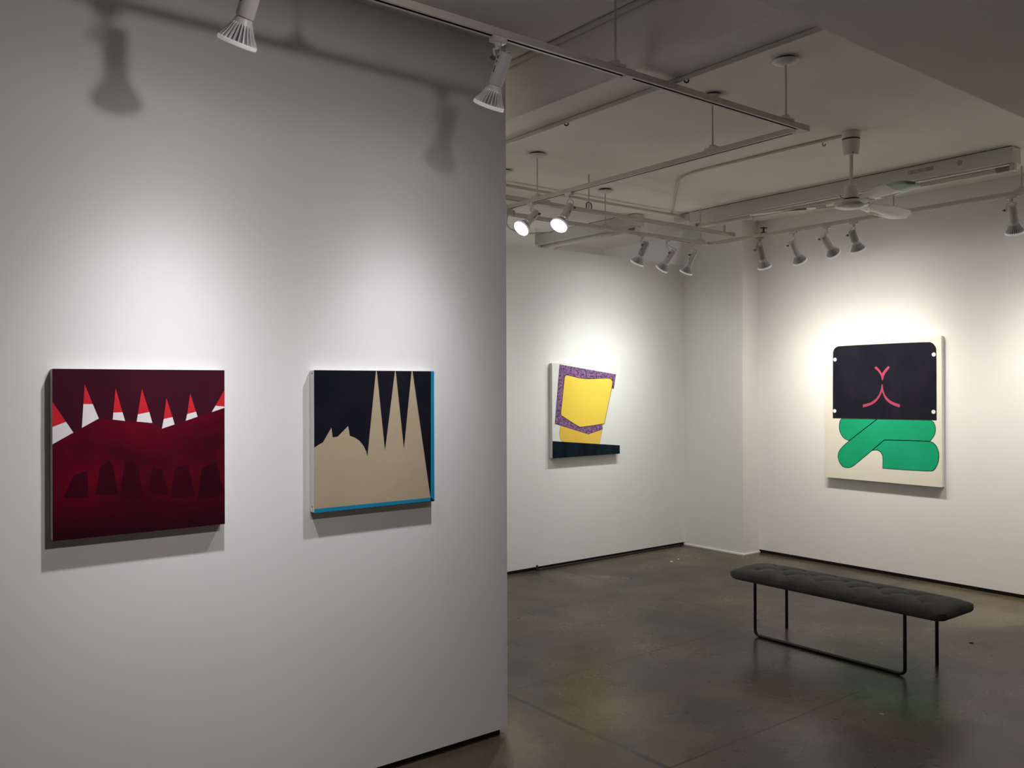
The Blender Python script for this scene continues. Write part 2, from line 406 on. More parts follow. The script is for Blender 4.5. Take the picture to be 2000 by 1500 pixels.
def painting(key, label, plane, val, wall, layers, base, edge, out=-1):
    d = PT[key]; r = inset_rect(d['face'][0])
    a0, a1, z0, z1 = r
    loc = ((a0+a1)/2, wall, z0) if plane == 'y' else (wall, (a0+a1)/2, z0)
    t = thing('painting', label, 'painting', loc)
    # stretcher: the deep wrapped edges
    bm = B()
    if plane == 'y': box(bm, (a0, val + .0002, z0), (a1, wall - .002, z1), 0, .0025)
    else: box(bm, (val + .0002, a0, z0), (wall - .002, a1, z1), 0, .0025)
    s = obj('stretcher_edge', bm, edge); s.parent = t; s.matrix_parent_inverse = Matrix.Translation(-Vector(loc))
    bm = B(); mats = [base]; k = 1
    face_layer(bm, [(a0, z0), (a1, z0), (a1, z1), (a0, z1)], 0, .0004, plane, val, out)
    for m, polys in layers:
        mats.append(m)
        for p in polys: face_layer(bm, clampp(p, r), k, .0004 + .0003*k, plane, val, out)
        k += 1
    f = obj('painted_face', bm, mats); f.parent = t; f.matrix_parent_inverse = Matrix.Translation(-Vector(loc))
    return t, r

RED_BG = paint_material('maroon_ground', (.042, .0055, .014), (.056, .0065, .017), 5, (1, 1, 1), .6)
RED_BODY = paint_material('crimson_body', (.040, .0025, .009), (.150, .0012, .011), 3.4, (1, 1, 1.4), .6, grad=(1.30, 1.12, (.026, .002, .007)), lo=.33, hi=.68)
RED_TEETH = paint_material('dark_teeth', (.030, .0025, .008), (.050, .0025, .010), 6, (1, 1, 1), .5)
RED = paint_material('scarlet', (.58, .020, .030), (.64, .025, .036), 8)
WHITE_P = paint_material('paint_white', (.78, .74, .74), (.84, .80, .80), 5)
t, r = painting('P1', 'square dark red painting with red and white pointed wedges on the near wall', 'y', YL-.04, YL,
    [(RED_BODY, PT['P1']['body']), (RED_TEETH, PT['P1']['teeth']), (RED, PT['P1']['red']), (WHITE_P, PT['P1']['white'])], RED_BG, CANVASG)

NAVY_BG = paint_material('blue_black', (.0085, .009, .015), (.013, .013, .020), 6, (1, 1, 1), .45)
BEIGE = paint_material('beige', (.46, .375, .245), (.50, .41, .275), 4, (1, 1, 1))
TEAL = paint_material('teal_border', (.012, .25, .43), (.016, .27, .47), 6)
t, r = painting('P2', 'painting of beige spires and an eared mound on black with blue edges', 'y', YL-.04, YL,
    [(BEIGE, PT['P2']['beige']), (TEAL, PT['P2']['blue'])], NAVY_BG, CANVAS)
for z in (1.655, 1.133):
    bm = B(); lathe(bm, [(0, 0), (.0035, 0), (.003, .0015), (0, .002)], 10)
    n = obj('nail', bm, KNOB, t, True, (r[0] - t.location.x, -.022, z - t.location.z)); n.rotation_euler = (0, -PI/2, 0)

CREAM_W = paint_material('gesso_white', (.80, .80, .77), (.84, .84, .81), 4)
PURPLE = paint_material('scumbled_purple', (.035, .030, .085), (.46, .19, .36), 48, (1, 1, 1.3), .6, c2=(.20, .115, .25), lo=.36, hi=.66)
YELLOW = paint_material('yellow', (.90, .64, .085), (.93, .68, .10), 3)
YELLOW2 = paint_material('ochre_yellow', (.82, .53, .085), (.88, .57, .10), 5)
MAR = paint_material('maroon_line', (.07, .025, .045), (.10, .035, .06), 20)
NAVY = paint_material('dark_navy', (.004, .007, .013), (.007, .022, .036), 5, (2, 2, .5))
GREYL = paint_material('grey_line', (.35, .36, .35), (.40, .41, .40), 20)
p3 = PT['P3']; y1 = smooth_poly(p3['yellow'][0], 2, 30); y2 = smooth_poly(p3['yellow2'][0], 2, 40)
painting('P3', 'painting of a yellow block in a purple band above a navy bar, far wall', 'y', YM-.04, YM,
    [(GREYL, ribbon(y2, .006, True)), (YELLOW2, [y2]), (MAR, ribbon(p3['purple'][0][-4:] + p3['purple'][0][:1], .006)), (PURPLE, p3['purple']),
     (MAR, ribbon(y1, .011, True)), (YELLOW, [y1]), (NAVY, p3['navy'])], CREAM_W, CANVASG)

CREAM = paint_material('cream', (.80, .765, .66), (.83, .795, .69), 3)
BLK = paint_material('charcoal_black', (.010, .010, .016), (.016, .0155, .023), 5, (1, 1, .6), .5)
GREEN = paint_material('emerald', (.012, .36, .17), (.016, .41, .20), 4)
GLINE = paint_material('dark_green_line', (.02, .13, .075), (.03, .15, .09), 20)
PINK = paint_material('rose_pink', (.40, .055, .115), (.44, .065, .13), 8)
OLIVE = paint_material('olive_line', (.045, .04, .025), (.06, .05, .03), 20)
p4 = PT['P4']
dots = []
for (c,) in p4['dots']:
    dots.append([(c[0] + .0165*math.cos(2*PI*i/24), c[1] + .0165*math.sin(2*PI*i/24)) for i in range(24)])
gs = [smooth_poly(g, 2, 32) for g in p4['green']]
bk = smooth_poly(p4['black'][0], 2, 50)
pinks = [smooth_poly(p, 2, 50) for p in p4['pink']]
painting('P4', 'tall cream painting of a black block over green limb shapes, on the right wall', 'x', XR-.04, XR,
    [(GREEN, gs), (GLINE, [q for g in gs for q in ribbon(g, .0065, True)]), (OLIVE, ribbon(bk, .007, True)), (BLK, [bk]), (PINK, pinks), (WHITE_P, dots)], CREAM, CANVAS)

# ------------------------------------------------------------------ lighting tracks
def rail_mesh(p0, p1, zb):
    """extruded track profile with an open slot underneath"""
    bm = B(); p0 = Vector((*p0, zb)); p1 = Vector((*p1, zb)); d = (p1 - p0).normalized(); u = Vector((-d.y, d.x, 0))
    pf = [(-.018, .026), (-.018, 0), (-.006, 0), (-.006, .014), (.006, .014), (.006, 0), (.018, 0), (.018, .026)]
    A = [bm.verts.new(p0 + u*a + Vector((0, 0, z))) for a, z in pf]; E = [bm.verts.new(p1 + u*a + Vector((0, 0, z))) for a, z in pf]
    fs = []
    for i in range(8):
        j = (i+1) % 8
        f = bm.faces.new((A[i], A[j], E[j], E[i])); f.material_index = 1 if i in (2, 3, 4) else 0; fs.append(f)
    for V_ in (A, E):
        for q in ((0, 1, 2, 3), (0, 3, 4, 7), (4, 5, 6, 7)):
            fs.append(bm.faces.new([V_[k] for k in q]))
    bmesh.ops.recalc_face_normals(bm, faces=fs)
    return bm

def rel(o, t):
    o.parent = t; o.matrix_parent_inverse = Matrix.Translation(-t.location); return o

def rod(t, x, y, z0, z1, cap=True, clip='x'):
    bm = B(); tube(bm, [(x, y, z0), (x, y, z1)], .005, 10); o = rel(obj('hanger_rod', bm, TRACK, None, True), t)
    if cap:
        bm = B(); lathe(bm, [(0, z1 - .034), (.014, z1 - .034), (.040, z1 - .028), (.057, z1 - .021), (.062, z1 - .015), (.061, z1 - .012), (.046, z1 - .012), (.046, z1)], 32, 0, (x, y), [0]*6 + [1])
        obj('ceiling_cap', bm, [LAMPW, BAND], o, True)  # black neck colour stands in for the shadow between cap and ceiling
    if clip:
        bm = B(); a, b_ = (.042, .021) if clip == 'x' else (.021, .042)
        box(bm, (x - a, y - b_, z0 - .004), (x + a, y + b_, z0 + .012), 0, .003)
        c_ = .014
        box(bm, (x - c_, y - c_, z0 + .012), (x + c_, y + c_, z0 + .026), 0, .003)
        obj('rail_clip', bm, TRACK, o, True)
    return o

ZR = ZT + .026
t = thing('lighting_track', 'white L-shaped lighting track hanging nearest, in front of the near wall', 'light track', (3.74, 2.47, ZT))
rel(obj('rail', rail_mesh((-2.4, 2.47), (2.515, 2.47), ZT), [TRACK, SLOT]), t)
rel(obj('rail', rail_mesh((2.545, 2.47), (3.700, 2.47), ZT), [TRACK, SLOT]), t)
rel(obj('rail', rail_mesh((3.74, 2.515), (3.74, 4.80), ZT), [TRACK, SLOT]), t)
bm = B(); box(bm, (2.505, 2.449, ZT - .002), (2.555, 2.491, ZT + .0275), 0, .002); rel(obj('rail_joint', bm, TRACK), t)
bm = B(); box(bm, (3.695, 2.450, ZT - .002), (3.775, 2.490, ZT + .028), 0, .003); box(bm, (3.72, 2.488, ZT - .002), (3.76, 2.525, ZT + .028), 0, .003)
rel(obj('corner_joint', bm, TRACK), t)
for x, y, c in ((.30, 2.47, 'x'), (1.42, 2.47, 'x'), (2.46, 2.47, 'x'), (3.605, 2.47, 'x'), (3.74, 3.02, 'y'), (3.74, 4.50, 'y')): rod(t, x, y, ZR, ZC, True, c)
bm = B(); box(bm, (3.712, 4.80, ZT - .045), (3.768, 4.872, ZT + .028), 0, .004); e = rel(obj('end_feed_box', bm, TRACK, None, True), t)
bm = B(); box(bm, (3.768, 4.806, ZT - .04), (3.790, 4.85, ZT - .005), 0, .003); o = rel(obj('feed_clamp', bm, BRASS, None, True), t)
bm = B(); tube(bm, fillet([(3.74, 4.83, ZT - .04), (3.72, 4.82, ZT - .13), (3.80, 4.74, ZT - .18), (3.88, 4.66, ZT - .175), (3.95, 4.60, ZT - .172)], .05), .0045, 8)
rel(obj('feed_cable', bm, LAMPG, None, True), t)

t = thing('lighting_track', 'white L-shaped lighting track along the far and right walls, carrying eight spotlights', 'light track', (6.13, 5.0, ZT))
rel(obj('rail', rail_mesh((3.15, 5.0), (6.05, 5.0), ZT), [TRACK, SLOT]), t)
rel(obj('rail', rail_mesh((6.13, 1.75), (6.13, 4.92), ZT), [TRACK, SLOT]), t)
bm = B(); box(bm, (6.045, 4.980, ZT - .001), (6.150, 5.020, ZT + .028), 0, .003); box(bm, (6.110, 4.915, ZT - .001), (6.150, 4.982, ZT + .028), 0, .003)
rel(obj('corner_joint', bm, TRACK), t)
for x, y in ((3.84, 5.0), (4.86, 5.0)): rod(t, x, y, ZR, ZC, True, 'x')
rod(t, 6.02, 5.0, ZR, ZC, False, 'x')
for y in (4.52, 3.29, 2.42): rod(t, 6.13, y, ZR, 3.034, False, 'y')
bm = B(); box(bm, (6.105, 4.400, ZR + .042), (6.155, 4.440, ZR + .05), 0, .002); box(bm, (6.124, 4.414, ZR + .012), (6.136, 4.426, ZR + .042), 0, .001); box(bm, (6.112, 4.405, ZR), (6.148, 4.435, ZR + .012), 0, .003)
rel(obj('wire_clamp', bm, BAND), t)

t = thing('lighting_track', 'straight empty white track running across the far ceiling to the right-hand track', 'light track', (6.08, 4.72, ZT + .04))
ZX = ZT + .041
rel(obj('rail', rail_mesh((3.0, 4.72), (6.06, 4.72), ZX), [TRACK, SLOT]), t)
bm = B(); box(bm, (6.05, 4.698, ZX - .004), (6.115, 4.742, ZX + .03), 0, .003); rel(obj('end_cap', bm, TRACK, None, True), t)
for x in (4.42,):
    bm = B(); tube(bm, [(x, 4.72, ZX + .03), (x, 4.72, ZC)], .006, 10); rel(obj('hanger_rod', bm, TRACK, None, True), t)
    bm = B(); tube(bm, fillet([(x - .026, 4.72, ZX + .02), (x - .026, 4.72, ZX + .075), (x + .026, 4.72, ZX + .075), (x + .026, 4.72, ZX + .02)], .02), .005, 8); rel(obj('hanger_bracket', bm, KNOB, None, True), t)
bm = B(); box(bm, (3.97 - .055, 4.694, ZX - .003), (3.97 + .055, 4.746, ZX + .037), 0, .004); rel(obj('rail_joint', bm, TRACK, None, True), t)
bm = B(); box(bm, (5.985, 4.712, ZX + .028), (6.005, 4.728, ZX + .085), 0, .002); rel(obj('hanger_stub', bm, TRACK, None, True), t)

# ------------------------------------------------------------------ track spotlights (shared meshes, one object per part)
def mesh_of(bm, mats, smooth=True):
    me = bpy.data.meshes.new('m'); bm.normal_update(); bm.to_mesh(me); bm.free()
    for m in mats: me.materials.append(m)
    if smooth:
        for p in me.polygons: p.use_smooth = True
        me.set_sharp_from_angle(angle=math.radians(35))
    return me

def housing_mesh(m, length=.115):
    bm = B()
    lathe(bm, [(0, 0), (.021, 0), (.0255, -.003), (.027, -.008), (.027, -length + .002), (.0255, -length), (.018, -length), (.018, -length + .004)], 32)
    for z in (-.028, -.064):
        box(bm, (.0245, -.0022, z - .012), (.0274, .0022, z + .012), 1)
    return mesh_of(bm, [m, SLOT])
H_MESH = {'white': housing_mesh(LAMPW), 'tan': housing_mesh(LAMPT), 'grey': housing_mesh(LAMPG), 'short': housing_mesh(LAMPG, .085)}

def bulb_mesh():
    bm = B(); z0 = -.112
    lathe(bm, [(.017, z0), (.0225, z0 - .003), (.0285, z0 - .017), (.0300, z0 - .022)], 36, 0)
    lathe(bm, [(.0240, z0 - .020), (.0310, z0 - .040), (.0470, z0 - .072)], 36, 1)
    n = 24
    for i in range(n):                                   # cooling fins
        a = 2*PI*i/n; ca, sa = math.cos(a), math.sin(a); tx, ty = -sa*.0019, ca*.0019
        pr = [(.022, -.020), (.0300, -.020), (.0405, -.044), (.0555, -.068), (.0565, -.073), (.040, -.073)]
        vs = [[bm.verts.new((r*ca + s*tx, r*sa + s*ty, z0 + z)) for r, z in pr] for s in (-1, 1)]
        fs = [bm.faces.new(vs[0][::-1]), bm.faces.new(vs[1])]
        for k in range(len(pr)):
            j = (k+1) % len(pr); fs.append(bm.faces.new((vs[0][k], vs[0][j], vs[1][j], vs[1][k])))
        bmesh.ops.recalc_face_normals(bm, faces=fs)
    return mesh_of(bm, [BULB, BULBD])
B_MESH = bulb_mesh()
bm = B(); lathe(bm, [(.045, -.1835), (.0570, -.184), (.0585, -.186), (.0585, -.1935), (.0565, -.196), (.054, -.1965), (.054, -.193)], 48); R_MESH = mesh_of(bm, [RIM])
bm = B(); lathe(bm, [(0, -.1960), (.022, -.1955), (.042, -.1945), (.0540, -.192)], 40); L_MESH = mesh_of(bm, [LENS])
bm = B(); lathe(bm, [(0, 0), (.0085, 0), (.0085, .010), (.007, .012), (.003, .012), (.003, .020), (0, .020)], 14); K_MESH = mesh_of(bm, [KNOB])

def beam_light(name, power, sigma, color, spill, r=.032):
    """reflector lamp: a bell-shaped beam of half-width sigma degrees plus a weak wide spill"""
    ld = bpy.data.lights.new(name, 'SPOT'); ld.energy = power; ld.spot_size = math.radians(176); ld.spot_blend = .35
    ld.shadow_soft_size = r; ld.color = color; ld.use_nodes = True
    N, L = ld.node_tree.nodes, ld.node_tree.links; em = N['Emission']
    tc = N.new('ShaderNodeTexCoord'); sp_ = N.new('ShaderNodeSeparateXYZ'); L.new(tc.outputs['Normal'], sp_.inputs[0])
    def M(op, a, b=None):
        x = N.new('ShaderNodeMath'); x.operation = op
        for i, v in ((0, a), (1, b)):
            if v is None: continue
            if isinstance(v, (int, float)): x.inputs[i].default_value = v
            else: L.new(v, x.inputs[i])
        return x.outputs[0]
    c = M('ABSOLUTE', sp_.outputs['Z'])
    e = M('EXPONENT', M('MULTIPLY', M('SUBTRACT', c, 1.0), 1/(1 - math.cos(math.radians(sigma)))))
    L.new(M('ADD', M('MULTIPLY', e, 1 - spill), M('MULTIPLY', c, spill)), em.inputs['Strength'])
    return ld

def spotlight(label, track, piv, aim, kind='white', axis='x', power=60, size=70, blend=1.0, color=(1, .97, .93), group=None, lit=True, side=1, spill=.05, beam=None):
    base = Vector((track[0], track[1], ZT)); t = thing('track_spotlight', label, 'spotlight', base, group)
    bm = B()
    a, b_ = (.030, .016) if axis == 'x' else (.016, .030)
    box(bm, (-a, -b_, -.020), (a, b_, .001), 0, .003)
    lathe(bm, [(0, -.034), (.011, -.034), (.013, -.028), (.013, -.018)], 20)
    obj('track_adaptor', bm, LAMPW if kind != 'tan' else LAMPT, t, True)
    piv = Vector(piv) - base; aim = Vector(aim).normalized()
    q = Vector((0, 0, -1)).rotation_difference(aim)
    # keep the screw side roughly perpendicular to the aim, so the arm meets it
    sd = Vector((0, 0, 1)).cross(aim); sd = sd.normalized()*side
    lx = q @ Vector((1, 0, 0)); ang = lx.angle(sd); 
    if lx.cross(sd).dot(aim) > 0: tw = Quaternion(aim, ang)
    else: tw = Quaternion(aim, -ang)
    q = tw @ q
    hm = meshobj('housing', H_MESH[kind], t, piv, q)
    k = meshobj('thumb_screw', K_MESH, t, piv + sd*.040 + aim*.030, Vector((0, 0, -1)).rotation_difference(-sd))
    bm = B()
    j = piv + sd*.034 + aim*.030
    mid = Vector((0, 0, -.034)).lerp(j, .5) + sd*.016 + Vector((0, 0, .004))
    path = fillet([(0, 0, -.030), (0, 0, -.040), tuple(sd*.022 + Vector((0, 0, -.046))), tuple(mid), tuple(j), tuple(j - sd*.008)], .014, 4)
    tube(bm, path, .0036, 8); obj('swivel_arm', bm, LAMPW if kind != 'tan' else LAMPT, t, True)
    bm = B(); o2 = piv - sd*.018 - aim*.0
    tube(bm, fillet([(0, 0, -.032), tuple(Vector((0, 0, -.05)) - sd*.018), tuple(o2 - aim*.012 - sd*.012), tuple(o2 + aim*.004)], .02, 4), .0024, 8); obj('lamp_cable', bm, LAMPG, t, True)
    dz = Vector((0, 0, 0))
    if kind == 'short': dz = aim*-.028
    bb = meshobj('bulb', B_MESH, t, piv + dz, q)
    meshobj('bulb_rim', R_MESH, bb, (0, 0, 0)); meshobj('bulb_lens', L_MESH, bb, (0, 0, 0))
    if lit:
        ld = beam_light('bulb_light', power, size, color, spill)
        lo = bpy.data.objects.new('bulb_light', ld); C.objects.link(lo); lo.parent = t
        lo.location = piv + dz + aim*.205; lo.rotation_mode = 'QUATERNION'; lo.rotation_quaternion = Vector((0, 0, -1)).rotation_difference(Vector(beam or aim).normalized())
    return t

LD = {'A': {'aim': (-0.084, 0.576, -0.813), 'piv': (0.974, 2.451, 2.794), 'track': (0.95, 2.47)},
 'B': {'aim': (0.152, 0.656, -0.739), 'piv': (1.895, 2.454, 2.793), 'track': (1.874, 2.47)},
 'f1': {'aim': (-0.094, 0.493, -0.865), 'piv': (5.308, 4.974, 2.791), 'track': (5.275, 5.0)},
 'f2': {'aim': (0.131, 0.785, -0.605), 'piv': (5.632, 4.961, 2.751), 'track': (5.581, 5.0)},
 'f3': {'aim': (0.334, 0.661, -0.672), 'piv': (5.925, 4.989, 2.767), 'track': (5.911, 5.0)},
 'n1': {'aim': (-0.755, -0.061, -0.653), 'piv': (3.77, 4.54, 2.782), 'track': (3.74, 4.563)},
 'n2': {'aim': (-0.633, -0.144, -0.76), 'piv': (3.745, 4.173, 2.765), 'track': (3.74, 4.177)},
 'r1': {'aim': (0.68, 0.227, -0.698), 'piv': (6.127, 4.46, 2.771), 'track': (6.13, 4.458)},
 'r2': {'aim': (0.831, 0.163, -0.532), 'piv': (6.116, 4.144, 2.764), 'track': (6.13, 4.133)},
 'r3': {'aim': (0.833, -0.014, -0.553), 'piv': (6.104, 3.855, 2.774), 'track': (6.13, 3.834)},
 'r4': {'aim': (0.747, 0.181, -0.639), 'piv': (6.119, 3.617, 2.778), 'track': (6.13, 3.608)},
 'r5': {'aim': (0.656, 0.149, -0.74), 'piv': (6.135, 2.48, 2.787), 'track': (6.13, 2.484)}}
AIM = {'A': (-.12, .48, -.87), 'B': (-.03, .50, -.865), 'f2': (-.10, .65, -.75), 'f3': (0, .5, -.866), 'r1': (.5, .1, -.86), 'r2': (.62, 0, -.78), 'r3': (.72, -.06, -.69), 'r4': (.5, -.03, -.86), 'r5': (.45, .1, -.89)}
BEAM = {'A': (-.02, .34, -.94), 'B': (-.05, .34, -.94), 'f1': (-.05, .40, -.91), 'f2': (-.10, .42, -.90), 'f3': (-.10, .40, -.91),
        'r1': (.46, .03, -.89), 'r2': (.46, .05, -.88), 'r3': (.46, -.10, -.88), 'r4': (.42, -.04, -.90), 'r5': (.44, .06, -.89)}
COOL = (1.0, .995, 1.06); MIDC = (.97, .995, .945); WARM = (1.0, .94, .85); NEUT = (1.0, .975, .93)
P_LEFT, P_FAR, P_RIGHT, P_BACK = 88, 78, 94, 180
def sp(key, label, **k):
    d = LD[key]; return spotlight(label, d['track'], d['piv'], AIM.get(key, d['aim']), beam=BEAM.get(key), **k)
sp('A', 'large white spotlight at the top edge, above the dark red painting', axis='x', power=P_LEFT, size=23, color=COOL, spill=.03)
sp('B', 'white spotlight hanging in front of the vertical right edge of the near wall', axis='x', power=P_LEFT*.85, size=23, color=COOL, spill=.03)
G3 = 'spotlights over the yellow painting'
sp('f1', 'leftmost of the three spotlights over the far wall, grey body', kind='grey', axis='x', power=P_FAR*.66, size=28, color=MIDC, group=G3, spill=.10)
sp('f2', 'middle of the three spotlights over the far wall, its long body tilted most', axis='x', power=P_FAR*.52, size=28, color=MIDC, group=G3, spill=.10)
sp('f3', 'rightmost of the three spotlights over the far wall, beside the corner pillar', axis='x', power=P_FAR*.65, size=28, color=MIDC, group=G3, spill=.10)
G4 = 'spotlights over the right wall'
sp('r1', 'tan spotlight nearest the pillar on the right-hand track', kind='tan', axis='y', power=P_RIGHT*.6, size=28, color=WARM, group=G4, spill=.10)
sp('r2', 'white spotlight second from the pillar on the right-hand track', axis='y', power=P_RIGHT*.7, size=28, color=WARM, group=G4, spill=.10)
sp('r3', 'white spotlight third from the pillar on the right-hand track, leaning furthest right', axis='y', power=P_RIGHT*.45, size=28, color=WARM, group=G4, spill=.10)
sp('r4', 'short grey spotlight under the ceiling fan on the right-hand track', kind='short', axis='y', power=P_RIGHT*.85, size=28, color=WARM, group=G4, spill=.10)
sp('r5', 'white spotlight at the right edge, below the end of the fluorescent batten', axis='y', power=P_RIGHT*1.12, size=28, color=WARM, group=G4, spill=.10)
G5 = 'lit spotlights shining towards the viewer'
sp('n1', 'left one of the two glowing spotlights facing the viewer', axis='y', power=P_BACK, size=25, color=NEUT, group=G5)
sp('n2', 'right one of the two glowing spotlights facing the viewer', axis='y', power=P_BACK, size=25, color=NEUT, group=G5)

# unseen fixtureless lights: the first placed from wall shadows, the rest added as fill
def gallery_light(loc, at, power, sigma, color, spill=.12, r=.04):
    lo = bpy.data.objects.new('gallery_light', beam_light('gallery_light', power, sigma, color, spill, r)); C.objects.link(lo); lo.location = loc
    lo.rotation_mode = 'QUATERNION'; lo.rotation_quaternion = Vector((0, 0, -1)).rotation_difference((Vector(at) - Vector(loc)).normalized())
gallery_light((1.40, 1.0, 2.735), (.40, 3.17, 1.0), 62, 36, (1.0, .93, .915), .12, .05)
gallery_light((6.13, 1.80, 2.60), (7.01, 1.85, .8), P_RIGHT*1.3, 28, WARM, .04)
gallery_light((3.6, 4.95, 2.60), (2.3, 4.7, 1.0), P_BACK, 28, NEUT)
gallery_light((3.55, 4.95, 2.60), (4.2, 5.83, 1.0), P_FAR*.9, 28, MIDC)
gallery_light((1.9, 5.0, 2.60), (1.9, 5.83, 1.5), P_FAR, 25, MIDC)
gallery_light((.2, 5.0, 2.60), (.2, 5.83, 1.5), P_FAR, 25, MIDC)
gallery_light((4.6, 6.25, 2.1), (4.9, 6.7, 2.9), 7, 60, NEUT, .5, .15)
gallery_light((5.6, 6.3, 2.0), (6.5, 7.2, 2.7), 10, 60, NEUT, .5, .15)

# ------------------------------------------------------------------ ceiling fan
fx, fy = 4.976, 2.943
t = thing('ceiling_fan', 'white three-bladed ceiling fan on a short rod below the ceiling', 'fan', (fx, fy, ZC))
def fanpart(name, prof, m, seg=40, mats=None): 
    bm = B(); lathe(bm, prof, seg, 0, (0, 0), mats); return obj(name, bm, m, t, True)
fanpart('ceiling_canopy', [(.050, 0), (.054, -.002), (.054, -.040), (.0535, -.043)], FANW)
fanpart('canopy_band', [(.050, -.043), (.0525, -.043), (.0525, -.052), (.050, -.052)], BAND)
fanpart('canopy_cup', [(.0535, -.052), (.054, -.055), (.050, -.100), (.044, -.140), (.040, -.146), (0, -.146)], FANW)
bm = B(); lathe(bm, [(0, 0), (.004, 0), (.004, .006), (0, .006)], 10); o = obj('canopy_screw', bm, BAND, t, True, (-.032, -.030, -.138)); o.rotation_euler = (PI/2, 0, -.8)
bm = B(); tube(bm, [(0, 0, -.14), (0, 0, -.345)], .012, 16); obj('down_rod', bm, FANW, t, True)
fanpart('motor_cup', [(0, -.325), (.024, -.325), (.034, -.332), (.040, -.345), (.043, -.410), (.041, -.413), (0, -.413)], FANW)
fanpart('motor_band', [(.036, -.411), (.047, -.413), (.047, -.424), (.036, -.424)], BAND)
fanpart('motor_housing', [(.045, -.422), (.075, -.427), (.097, -.436), (.104, -.446), (.104, -.456), (.099, -.463), (.090, -.467), (.086, -.4655), (.075, -.470), (.045, -.476), (0, -.478)], FANW)
zb = -.442
def blade(ang, tipmat):
    R_ = Matrix.Rotation(ang, 4, 'Z') @ Matrix.Rotation(math.radians(-13), 4, 'X')
    bm = B(); rows = 22; cols = 7; L0, L1 = .150, .62; g = []
    for i in range(rows + 1):
        u = i/rows; x = L0 + (L1 - L0)*u
        w = .044 + .030*min(1, u*2.2)
        if u > .80: w *= math.sqrt(max(0.0, 1 - ((u - .80)/.2)**2))*.97 + .03
        row = []
        for k in range(cols + 1):
            v = -1 + 2*k/cols
            y = v*w; z = -.012*(1 - v*v) - .012*u*u
            row.append((x, y, z))
        g.append(row)
    for s, off in ((1, .0016), (-1, -.0016)):
        V_ = [[bm.verts.new((x, y, z + off)) for x, y, z in row] for row in g]
        for i in range(rows):
            for k in range(cols):
                q = (V_[i][k], V_[i+1][k], V_[i+1][k+1], V_[i][k+1]); f = bm.faces.new(q if s > 0 else q[::-1])
                f.material_index = 1 if i/rows > .62 else 0
        if s > 0: top = V_
        else: bot = V_
    def skirt(a, b_):
        for i in range(len(a) - 1): bm.faces.new((a[i], a[i+1], b_[i+1], b_[i]))
    skirt([r_[0] for r_ in top], [r_[0] for r_ in bot]); skirt([r_[-1] for r_ in top], [r_[-1] for r_ in bot]); skirt(top[0], bot[0]); skirt(top[-1], bot[-1])
    bmesh.ops.recalc_face_normals(bm, faces=bm.faces[:])
    b1 = obj('blade', bm, [FANW, tipmat], t, True); b1.matrix_local = Matrix.Translation((0, 0, zb)) @ R_
    bm = B(); box(bm, (.070, -.026, -.004), (.205, .026, .0005), 0, .0015)
    for yy in (-.014, .014): lathe(bm, [(0, -.007), (.004, -.0065), (.005, -.004), (.005, -.003)], 10, 0, (.185, yy))
    b2 = obj('blade_iron', bm, FANW, b1, True); b2.matrix_local = R_.inverted() @ Matrix.Translation((0, 0, -.010)) @ R_
    bm = B(); box(bm, (.26, .030, -.0165), (.50, .056, -.0145), 0, .0006)
    b3 = obj('blade_insert', bm, FANBR, b1); b3.matrix_local = R_.inverted() @ Matrix.Translation((0, 0, .004)) @ R_
blade(math.radians(-117), FANG); blade(math.radians(-2), FANW); blade(math.radians(116), FANW)

# ------------------------------------------------------------------ fluorescent fixtures
def fluorescent(label, x, y0, y1, ztop, tx=0.0):
    t = thing('fluorescent_fixture', label, 'light fixture', (x, (y0+y1)/2, ztop))
    h = .105
    bm = B(); box(bm, (x - .065, y0, ztop - h), (x + .065, y1, ztop - .004), 0, .003)
    rel(obj('fixture_body', bm, FLUW), t)
    bm = B(); box(bm, (x - .063, y0 + .01, ztop - .004), (x + .063, y1 - .01, ztop + .0), 0); rel(obj('mounting_gap', bm, BAND), t)
    for yy in (y0 + .008, y1 - .038):
        bm = B(); box(bm, (x + tx - .024, yy, ztop - h - .050), (x + tx + .024, yy + .030, ztop - h + .012), 0, .004); rel(obj('lamp_holder', bm, FLUW, None, True), t)
    bm = B(); zc = ztop - h - .028
    a, b_ = y0 + .036, y1 - .036
    tube(bm, [(x + tx, a + .03, zc), (x + tx, b_ - .03, zc)], .019, 20); rel(obj('tube', bm, TUBE, None, True), t)
    for p, q in ((a, a + .09), (b_ - .03, b_)):
        bm = B(); tube(bm, [(x + tx, p, zc), (x + tx, q, zc)], .0195, 20); rel(obj('tube_end', bm, TUBEE, None, True), t)
    return t
tf = fluorescent('long white fluorescent batten with an unlit tube on the ceiling behind the fan', 6.16, 2.46, 5.19, ZC)
bm = B(); tube(bm, fillet([(6.093, 3.62, ZC - .112), (6.093, 3.64, ZC - .135), (6.093, 3.68, ZC - .135), (6.093, 3.70, ZC - .112)], .012), .003, 8); rel(obj('tube_clip', bm, KNOB, None, True), tf)
bm = B(); box(bm, (6.10, 5.20, ZC - .075), (6.22, 5.38, ZC - .006), 0, .004); rel(obj('junction_box', bm, FLUW, None, True), tf)
bm = B(); box(bm, (6.0945, 2.98, ZC - .058), (6.0955, 3.16, ZC - .030), 0)
rel(obj('worn_sticker', bm, mat('sticker_grey', (.40, .38, .34), .7, var=.25, scale=25)), tf)
bm = B(); tube(bm, [(6.096, 2.80, ZC - .045), (6.092, 2.80, ZC - .045)], .017, 20); rel(obj('knockout', bm, mat('knockout_grey', (.45, .43, .39), .6, var=.15)), tf)
fluorescent('shorter white fluorescent batten over the top of the far wall', 5.80, 5.52, 6.95, ZC)

